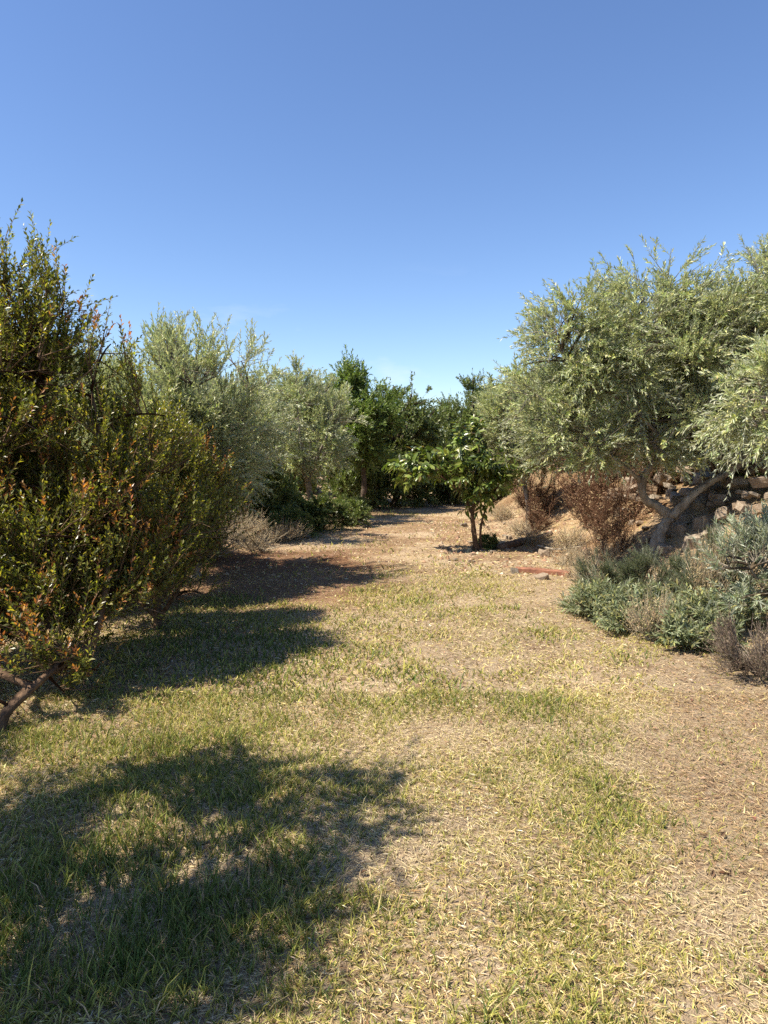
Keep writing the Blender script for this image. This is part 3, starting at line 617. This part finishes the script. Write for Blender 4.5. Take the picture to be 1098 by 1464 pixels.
# low green undergrowth at the far end and along the left
und = make_tree('undergrowth_bush', 'low green bush at the foot of the rounded olive', 'bush', gpt(-1.35, 14.6),
    [([(0, 0, -0.05), (0.02, 0, 0.3), (0.05, 0, 0.55)], 0.02, 0.008), ([(0, 0, 0), (-0.2, 0.1, 0.25), (-0.35, 0.1, 0.4)], 0.015, 0.006), ([(0, 0, 0), (0.2, 0.1, 0.25), (0.35, 0.1, 0.4)], 0.015, 0.006)],
    [(0, 0, 0.35, 0.45, 0.4, 0.3), (-0.35, 0, 0.25, 0.3, 0.3, 0.2), (0.35, 0.05, 0.3, 0.3, 0.3, 0.22)], 40, 180, 900,
    dict(shrub=True, bark=(0.18, 0.13, 0.08), twig=(0.2, 0.2, 0.08), l2=0.25, l3=0.25, nl=14, ll=0.075, lw=0.2, ang=0.9, up2=0.4, up3=0.5, rnd=0.7, droop=0.2,
         cols=[(0.09, 0.125, 0.035), (0.14, 0.175, 0.05), (0.20, 0.22, 0.085)], w=[2, 2, 1], zmin=0.03), M_green, M_dkbark, 61)
for x, y, s, rz, lb in [(-2.35, 13.8, (1.5, 1.3, 1.7), 1, 'low green bush behind the dry grey weeds'), (-3.1, 14.8, (1.8, 1.6, 2.4), 2, 'large bush in the shade between the left-hand olives'),
                        (-0.6, 20.8, (1.3, 1.2, 1.9), 3, 'leafy bush under the bright green tree'), (0.9, 21.2, (1.2, 1.2, 1.9), 4, 'bushy growth under the dark green tree'),
                        (2.1, 22.6, (1.5, 1.2, 2.0), 5, 'wide bush filling the far gap behind the avocado'), (-2.9, 19.2, (1.5, 1.2, 2.2), 0.4, 'tall bush behind the rounded olive'),
                        (3.3, 20.3, (1.3, 1.2, 1.6), 1.6, 'bush on the far end of the bank'), (-0.75, 15.6, (0.9, 0.9, 0.9), 5.2, 'small leafy bush at the right foot of the rounded olive'), (-1.75, 13.2, (0.8, 0.8, 0.8), 3.9, 'small green bush among the bleached weeds'), (-3.3, 10.3, (1.6, 1.4, 2.0), 2.4, 'bush under the silvery olive')]:
    copy_thing(und, gpt(x, y), rz, s, lb, 'undergrowth bushes')
hedge = 'tall leafy bush among those on the terrace above the stone wall'
for x, y, s_, rz in [(5.6, 11.0, 2.0, .3), (6.6, 10.2, 2.2, 1.3), (5.2, 13.2, 2.0, 2.2), (6.6, 13.0, 2.3, 3.3), (5.0, 15.5, 2.0, 4.2), (6.4, 16.5, 2.4, 5.1), (8.2, 12.0, 2.4, .8), (4.8, 18.0, 2.0, 1.8), (8.0, 9.0, 2.2, 2.0)]:
    copy_thing(und, gpt(x, y), rz, (s_, s_, s_ * 1.25), hedge, 'bushes on the terrace')
edge_ = 'dense bush closing the horizon between the distant olives'
for i in range(34):
    a_ = -1.15 + 2.3 * i / 33; d_ = 27 + 5 * math.sin(i * 2.3)
    copy_thing(und, gpt(d_ * math.sin(a_), d_ * math.cos(a_)), i * 1.3, (3.0, 3.0, 3.4 + 0.6 * math.sin(i * 1.7)), edge_, 'far bushes')
copy_thing(und, gpt(1.78, 11.8), 2.0, (0.36, 0.36, 0.36), 'small leafy sprout at the foot of the avocado stem')

# ------------------------------------------------------------------ border plants on the right
def mound(name, label, cat, base, lobes, n, sp, leafm, seed, group=None):
    base = np.asarray(base, float); r = np.random.default_rng(seed); root = tag(link(name, None, loc=base), label, cat, group)
    nodes = [(l[0] * .4, l[1] * .4, 0.02) for l in lobes] + [(0, 0, 0.02)]
    gt = Geo(); gc = Geo()
    crown(gc, nodes, lobes, max(24, n // 26), n // 5, n, sp, seed, gt)
    link('stems', gt.mesh(name + '_stems', [M_twig]), root); link('foliage', gc.mesh(name + '_foliage', [leafm, M_twig]), root)
    return root
lav = dict(bark=(0.22, 0.18, 0.14), twig=(0.24, 0.24, 0.16), l2=0.18, l3=0.18, nl=22, ll=0.042, lw=0.09, ang=0.75, up2=0.5, up3=0.9, rnd=0.5, droop=0.05,
           cols=[(0.055, 0.07, 0.04), (0.085, 0.10, 0.062), (0.13, 0.145, 0.095)], w=[2, 2, 1], zmin=0.02, r1=0.006)
mound('lavender_bush', 'dark grey-green domed lavender at the foot of the forked olive', 'bush', gpt(2.75, 7.6), [(-0.3, 0, 0.28, 0.42, 0.42, 0.25), (0.3, 0.05, 0.36, 0.42, 0.42, 0.28), (0, -0.1, 0.2, 0.6, 0.45, 0.2), (0.65, 0, 0.25, 0.3, 0.3, 0.22)], 1250, lav, M_sage, 71)
mound('lavender_bush', 'lavender mound tucked between the dome and the silver shrub', 'bush', gpt(3.45, 7.0), [(0, 0, 0.3, 0.5, 0.45, 0.3), (-0.3, -0.2, 0.2, 0.4, 0.35, 0.2)], 1100, lav, M_sage, 72)
sage = dict(bark=(0.25, 0.22, 0.14), twig=(0.28, 0.30, 0.18), l2=0.24, l3=0.24, nl=13, ll=0.075, lw=0.11, ang=0.95, up2=0.5, up3=0.9, rnd=0.55, droop=0.08, ldroop=0.12,
            cols=[(0.11, 0.13, 0.07), (0.17, 0.19, 0.105), (0.26, 0.28, 0.17), (0.27, 0.26, 0.10)], w=[2, 2, 1.6, 1.2], zmin=0.02, r1=0.006, fine=True, bend=0.15)
for i, (x, y, w, h, n, lb) in enumerate([(2.08, 6.75, 0.46, 0.26, 440, 'pale green sage clump at the tip of the border'), (2.42, 6.35, 0.48, 0.28, 460, 'pale green sage clump in front of the lavender dome'),
                                        (2.62, 5.8, 0.42, 0.24, 380, 'yellowish sage clump spilling onto the lawn edge'), (2.95, 6.2, 0.45, 0.28, 380, 'sage clump between the lavender and the silver shrub')]):
    mound('sage_plant', lb, 'plant', gpt(x, y), [(0, 0, h * .55, w * .8, w * .75, h * .6), (w * .4, .05, h * .5, w * .5, w * .5, h * .5), (-w * .4, -.05, h * .45, w * .5, w * .5, h * .45)], n, sage, M_sage, 80 + i, 'sage plants along the border')
mound('dry_lavender', 'greyish brown withered lavender clump on the lawn edge', 'plant', gpt(2.72, 4.95), [(0, 0, 0.14, 0.36, 0.32, 0.15), (0.35, 0.05, 0.15, 0.36, 0.32, 0.16), (0.1, 0.3, 0.16, 0.35, 0.3, 0.16)], 900,
      dict(lav, cols=[(0.15, 0.115, 0.09), (0.24, 0.19, 0.14), (0.13, 0.12, 0.07)], ll=0.03, nl=12, twig=(0.26, 0.20, 0.15)), M_dry, 90)
b = gpt(3.62, 6.1)
make_tree('silver_shrub', 'silver leaved shrub with long narrow leaves above the sage', 'shrub', b,
    [([(0, 0, -0.05), (-0.05, 0, 0.3), (-0.1, 0, 0.7)], 0.03, 0.01), ([(0, 0, 0), (-0.3, -0.05, 0.3), (-0.5, -0.1, 0.55)], 0.02, 0.008), ([(0, 0, 0), (0.2, -0.05, 0.4), (0.35, 0, 0.7)], 0.02, 0.008)],
    [(-0.1, 0, 0.7, 0.4, 0.4, 0.28), (-0.42, -0.1, 0.42, 0.35, 0.32, 0.28), (0.3, 0, 0.65, 0.45, 0.4, 0.3), (0.1, 0, 0.35, 0.45, 0.4, 0.25)], 40, 260, 1150,
    olive_sp(shrub=True, ll=0.075, lw=0.10, l2=0.3, l3=0.3, nl=20, zmin=0.1, up3=0.5, cols=[(0.20, 0.24, 0.15), (0.26, 0.30, 0.20), (0.33, 0.36, 0.27)], w=[2, 2, 1]), M_olive, M_olbark, 91)

# dead reddish brown plants on the bank behind
dead = dict(bark=(0.18, 0.10, 0.06), twig=(0.24, 0.13, 0.08), l2=0.35, l3=0.36, nl=12, ll=0.05, lw=0.17, ang=1.1, up2=0.9, up3=1.3, rnd=0.5, droop=0.25, ldroop=0.5,
            cols=[(0.11, 0.06, 0.038), (0.15, 0.08, 0.05), (0.07, 0.04, 0.025), (0.34, 0.25, 0.15)], w=[3, 2, 2.5, 3], zmin=0.02, leafp=0.4, r1=0.008)
dd = mound('dead_shrub', 'dead red-brown shrub behind the forked olive trunk', 'shrub', gpt(3.55, 10.8), [(0, 0, 0.7, 0.35, 0.35, 0.65), (0.4, 0, 0.5, 0.3, 0.3, 0.5), (-0.4, 0.1, 0.4, 0.3, 0.3, 0.45), (0.1, -0.3, 0.35, 0.3, 0.25, 0.4)], 650, dead, M_dry, 95)
for x, y, s, rz, lb in [(3.0, 13.4, (0.7, .8, 0.55), 1, 'dead red-brown shrub halfway up the slope behind the avocado'), (3.55, 11.9, (0.8, .8, 1.0), 2.2, 'taller dead red-brown shrub on the stony slope'),
                        (3.9, 12.8, (1.2, 1, 1.1), 3.1, 'dead red-brown shrub under the low olive branches'), (3.3, 14.6, (1, 1, 0.85), 4, 'dead brown shrub below the pale olive'),
                        (3.4, 16.6, (1.1, 1, 0.8), 5, 'small dead shrub at the far end of the bank'), (3.2, 9.9, (0.55, 0.55, 0.75), 5.6, 'thin dead brown plant beside the forked trunk'),
                        (4.3, 11.2, (1.0, 1.0, 1.0), 0.6, 'dead brown shrub at the top of the stone wall')]:
    copy_thing(dd, gpt(x, y), rz, s, lb, 'dead shrubs on the bank')
# bleached dry weeds on the left
wd = dict(dead, cols=[(0.46, 0.36, 0.20), (0.55, 0.45, 0.27), (0.30, 0.20, 0.12)], w=[2, 2, 1], bark=(0.5, 0.42, 0.30), twig=(0.55, 0.46, 0.32), leafp=0.35, ll=0.04, lw=0.1)
ww = mound('dry_weed', 'bleached grey weeds standing on the left edge of the clearing', 'weed', gpt(-2.15, 11.3), [(0, 0, 0.22, 0.4, 0.35, 0.2), (0.35, 0, 0.18, 0.3, 0.3, 0.16)], 500, wd, M_dry, 97)
for x, y, s, rz, lb in [(-2.6, 10.4, (1, 1, 1.1), 1, 'bleached dry weeds at the foot of the sparse olive'), (-1.75, 12.7, (1, 1, 0.8), 2, 'bleached dry weeds in front of the low green bush'),
                        (2.75, 10.0, (0.8, 0.8, 0.6), 3, 'straw-coloured weeds beside the terracotta beam'), (2.6, 8.75, (0.7, 0.7, 0.65), 4, 'straw-coloured weeds at the head of the lavender border'),
                        (2.7, 13.6, (1.1, 1, 0.7), 5, 'straw-coloured weeds on the ridge behind the avocado'), (2.75, 16.2, (1.2, 1, 0.8), 6, 'straw-coloured weeds at the far bend of the bank'),
                        (2.95, 9.3, (0.7, 0.7, 0.8), .4, 'straw-coloured weeds just left of the forked trunk'), (3.0, 11.2, (0.9, 0.9, 0.8), 1.7, 'straw-coloured weeds below the tall dead shrub'), (2.6, 12.1, (0.8, 0.8, 0.6), 2.7, 'straw-coloured weeds at the end of the thick fallen branch'),
                        (2.3, 5.9, (0.5, 0.5, 0.9), .9, 'straw stems poking out among the sage clumps'), (3.1, 6.6, (0.6, 0.6, 1.5), 1.9, 'tall straw stems between lavender and silver shrub'), (-1.35, 15.4, (1.0, 1.0, 1.1), 3.3, 'dry weeds at the foot of the rounded olive'), (-2.45, 11.9, (1.1, 1.0, 1.2), 4.4, 'tallest bleached weeds under the sparse olive')]:
    copy_thing(ww, gpt(x, y), rz, s, lb, 'dry weeds')
# tall single grass tufts in the dark corner (narrow strappy leaves)

# ------------------------------------------------------------------ stones
def rock_mesh(seed, flat=0.65):
    r = np.random.default_rng(seed); bm = bmesh.new()
    cb = np.array([(i, j, k) for i in (-1, 1) for j in (-1, 1) for k in (-1, 1)], float) * r.uniform(.45, 1.0, (8, 3))
    p = np.vstack([cb, r.uniform(-1, 1, (9, 3)) * [1.05, 1.05, .95]]) * np.array([1, r.uniform(.6, .9), flat * r.uniform(.8, 1.2)]) * 0.5
    for q in p: bm.verts.new(q)
    res = bmesh.ops.convex_hull(bm, input=bm.verts)
    bmesh.ops.delete(bm, geom=[e for e in res['geom_interior'] if isinstance(e, bmesh.types.BMVert)], context='VERTS')
    bmesh.ops.recalc_face_normals(bm, faces=bm.faces)
    me = bpy.data.meshes.new('stone'); bm.to_mesh(me); bm.free(); me.materials.append(M_rock)
    return me
ROCKS = [rock_mesh(300 + i, 0.5 + 0.08 * (i % 4)) for i in range(10)]
r = np.random.default_rng(5)
wall = tag(link('stone_wall', None, loc=gpt(4.4, 9.6, 0)), 'tumbled dry-stone terrace wall of pale and rusty stones on the bank', 'wall'); wb = np.array(wall.location)
def stone(x, y, z, s, parent=None, name='stone'):
    o = link(name, ROCKS[r.integers(len(ROCKS))], parent)
    o.location = np.array([x, y, z]) - (wb if parent is wall else 0); o.scale = s * r.uniform(.8, 1.25, 3)
    o.rotation_euler = (r.uniform(-.35, .35), r.uniform(-.35, .35), r.uniform(0, 6.28)); return o
for yy in np.arange(7.6, 12.6, 0.2):
    for k, xx in enumerate((3.6, 3.8, 3.98, 4.15, 4.32, 4.5, 4.68, 4.86)):
        x = xx + r.normal(0, .05) - 0.06 * (yy - 9.5); y = yy + r.normal(0, .05); s = r.uniform(.12, .30)
        if r.random() < (0.3 if k < 3 else 0.9): stone(x, y, float(gh(x, y)) + 0.03 + (0.04 * k if k > 2 else 0), s, wall)
lb = {'pale': 'loose pale stone lying on the dry earth near the avocado', 'bank': 'loose stone lying on the slope between the dead shrubs'}
for px, py, d, s, lab, grp in [(748, 753, 13.6, .34, 'white boulder beside the straw ridge behind the avocado', None), (778, 797, 10.9, .2, 'yellowish stone between the avocado and the terracotta beam', None),
                               (735, 824, 9.35, .16, 'flat pale stone at the left end of the terracotta beam', None), (775, 832, 8.9, .15, 'small whitish stone touching the front of the terracotta beam', None),
                               (868, 806, 8.9, .26, 'grey stone at the head of the lavender border', None)]:
    p = at(px, py, d); o = stone(p[0], p[1], float(gh(p[0], p[1])) + s * .12, s, name='loose_stone'); tag(o, lab, 'stone')
for i in range(26):
    x, y = r.uniform(1.7, 3.6), r.uniform(9.6, 17); s = r.uniform(.07, .2)
    tag(stone(x, y, float(gh(x, y)) + s * .12, s, name='loose_stone'), lb['bank'], 'stone', 'stones scattered over the bank')
for i in range(16):
    x, y = r.uniform(0.9, 2.2), r.uniform(9.3, 12.6); s = r.uniform(.05, .11)
    tag(stone(x, y, float(gh(x, y)) + s * .12, s, name='loose_stone'), lb['pale'], 'stone', 'stones around the avocado')
# clods and gravel (uncountable)
g = Geo(); n = 1500; x = np.concatenate([r.uniform(0.9, 3.6, 1300), r.uniform(-2.4, 1.0, 200)]); y = np.concatenate([r.uniform(9.0, 17, 1300), r.uniform(8.5, 16, 200)])
octv = np.array([(1, 0, 0), (-1, 0, 0), (0, 1, 0), (0, -1, 0), (0, 0, .7), (0, 0, -.5)]); oct_ = np.array([(0, 2, 4), (2, 1, 4), (1, 3, 4), (3, 0, 4), (2, 0, 5), (1, 2, 5), (3, 1, 5), (0, 3, 5)])
s = r.uniform(.012, .045, n) * np.where(r.random(n) < .1, 1.6, 1)
V = np.stack([x, y, gh(x, y)], 1)[:, None] + octv[None] * s[:, None, None] * r.uniform(.6, 1.3, (n, 6, 1)) + r.normal(0, .12, (n, 6, 3)) * s[:, None, None]
g.add(V, oct_[None] + (np.arange(n) * 6)[:, None, None], np.repeat(palette(n, [(.30, .20, .12), (.40, .32, .21), (.20, .12, .07)], [2, 1, 3], .2, r), 6, 0))
m_clod, nt, out = mat('clod'); p = nd(nt, 'ShaderNodeBsdfPrincipled', Roughness=0.95); nt.links.new(nd(nt, 'ShaderNodeAttribute', attribute_name='Col').outputs['Color'], p.inputs['Base Color']); nt.links.new(p.outputs[0], out.inputs[0])
tag(link('gravel', g.mesh('gravel', [m_clod])), 'gravel and earth clods strewn over the bare ground', 'gravel', kind='stuff')

# ------------------------------------------------------------------ terracotta beam and dead branches
m_tc, nt, out = mat('terracotta'); tc = nd(nt, 'ShaderNodeTexCoord')
n1 = nd(nt, 'ShaderNodeTexNoise', Scale=9.0, Detail=7.0, Roughness=0.7); nt.links.new(tc.outputs['Object'], n1.inputs['Vector'])
rp = nd(nt, 'ShaderNodeValToRGB'); rp.color_ramp.elements[0].position = .35; rp.color_ramp.elements[1].position = .7
rp.color_ramp.elements[0].color = (.13, .05, .03, 1); rp.color_ramp.elements[1].color = (.34, .15, .085, 1); nt.links.new(n1.outputs['Fac'], rp.inputs[0])
p = nd(nt, 'ShaderNodeBsdfPrincipled', Roughness=0.85); nt.links.new(rp.outputs[0], p.inputs['Base Color'])
bp = nd(nt, 'ShaderNodeBump', Strength=.5, Distance=.01); nt.links.new(n1.outputs['Fac'], bp.inputs['Height']); nt.links.new(bp.outputs[0], p.inputs['Normal']); nt.links.new(p.outputs[0], out.inputs[0])
A, B = at(738, 822, 9.45), at(815, 830, 9.1); A[2] = gh(A[0], A[1]) + .05; B[2] = gh(B[0], B[1]) + .05
bm = bmesh.new(); Lb = float(np.linalg.norm(B - A)); N = 9
prof = [(-.055, -.05), (.055, -.05), (.055, .010), (.042, .016), (-.042, .016), (-.055, .010)]; rings = []
for i in range(N):
    t = i / (N - 1); rings.append([bm.verts.new((Lb * (t - .5) + (r.normal(0, .006) if i in (0, N - 1) else 0), a + r.normal(0, .002) + .012 * math.sin(t * 3.1), c_ + r.normal(0, .002))) for a, c_ in prof])
for i in range(N - 1):
    for j in range(6): bm.faces.new((rings[i][j], rings[i][(j + 1) % 6], rings[i + 1][(j + 1) % 6], rings[i + 1][j]))
bm.faces.new(rings[0][::-1]); bm.faces.new(rings[-1]); bmesh.ops.recalc_face_normals(bm, faces=bm.faces)
me = bpy.data.meshes.new('beam'); bm.to_mesh(me); bm.free(); me.materials.append(m_tc)
o = tag(link('terracotta_beam', me, loc=(A + B) / 2), 'short red terracotta-coloured beam lying on the earth by the lawn edge', 'beam')
o.rotation_euler = (0.05, -math.asin((B[2] - A[2]) / Lb), math.atan2(B[1] - A[1], B[0] - A[0]))
def stick(name, label, pts, r0, r1, seed, col=(1, 1, 1), m=M_olbark):
    g = Geo(); base = np.array(pts[0]); limb(g, pts, r0, r1, col, 0, k=7, seed=seed)
    tag(link(name, g.mesh(name, [m], base), loc=base), label, 'branch')
def on(x, y, dz): return (x, y, float(gh(x, y)) + dz)
stick('fallen_branch', 'thin bleached branch lying on the slope below the dead shrubs', [on(2.55, 11.5, .09), on(2.8, 11.2, .06), on(3.1, 10.9, .07)], .022, .01, 1)
stick('fallen_branch', 'thick dark fallen branch stretched across the earth behind the beam', [on(1.95, 11.6, .04), on(2.3, 12.0, .05), on(2.7, 12.3, .06), on(3.0, 12.4, .07)], .085, .04, 2, (.5, .4, .35))
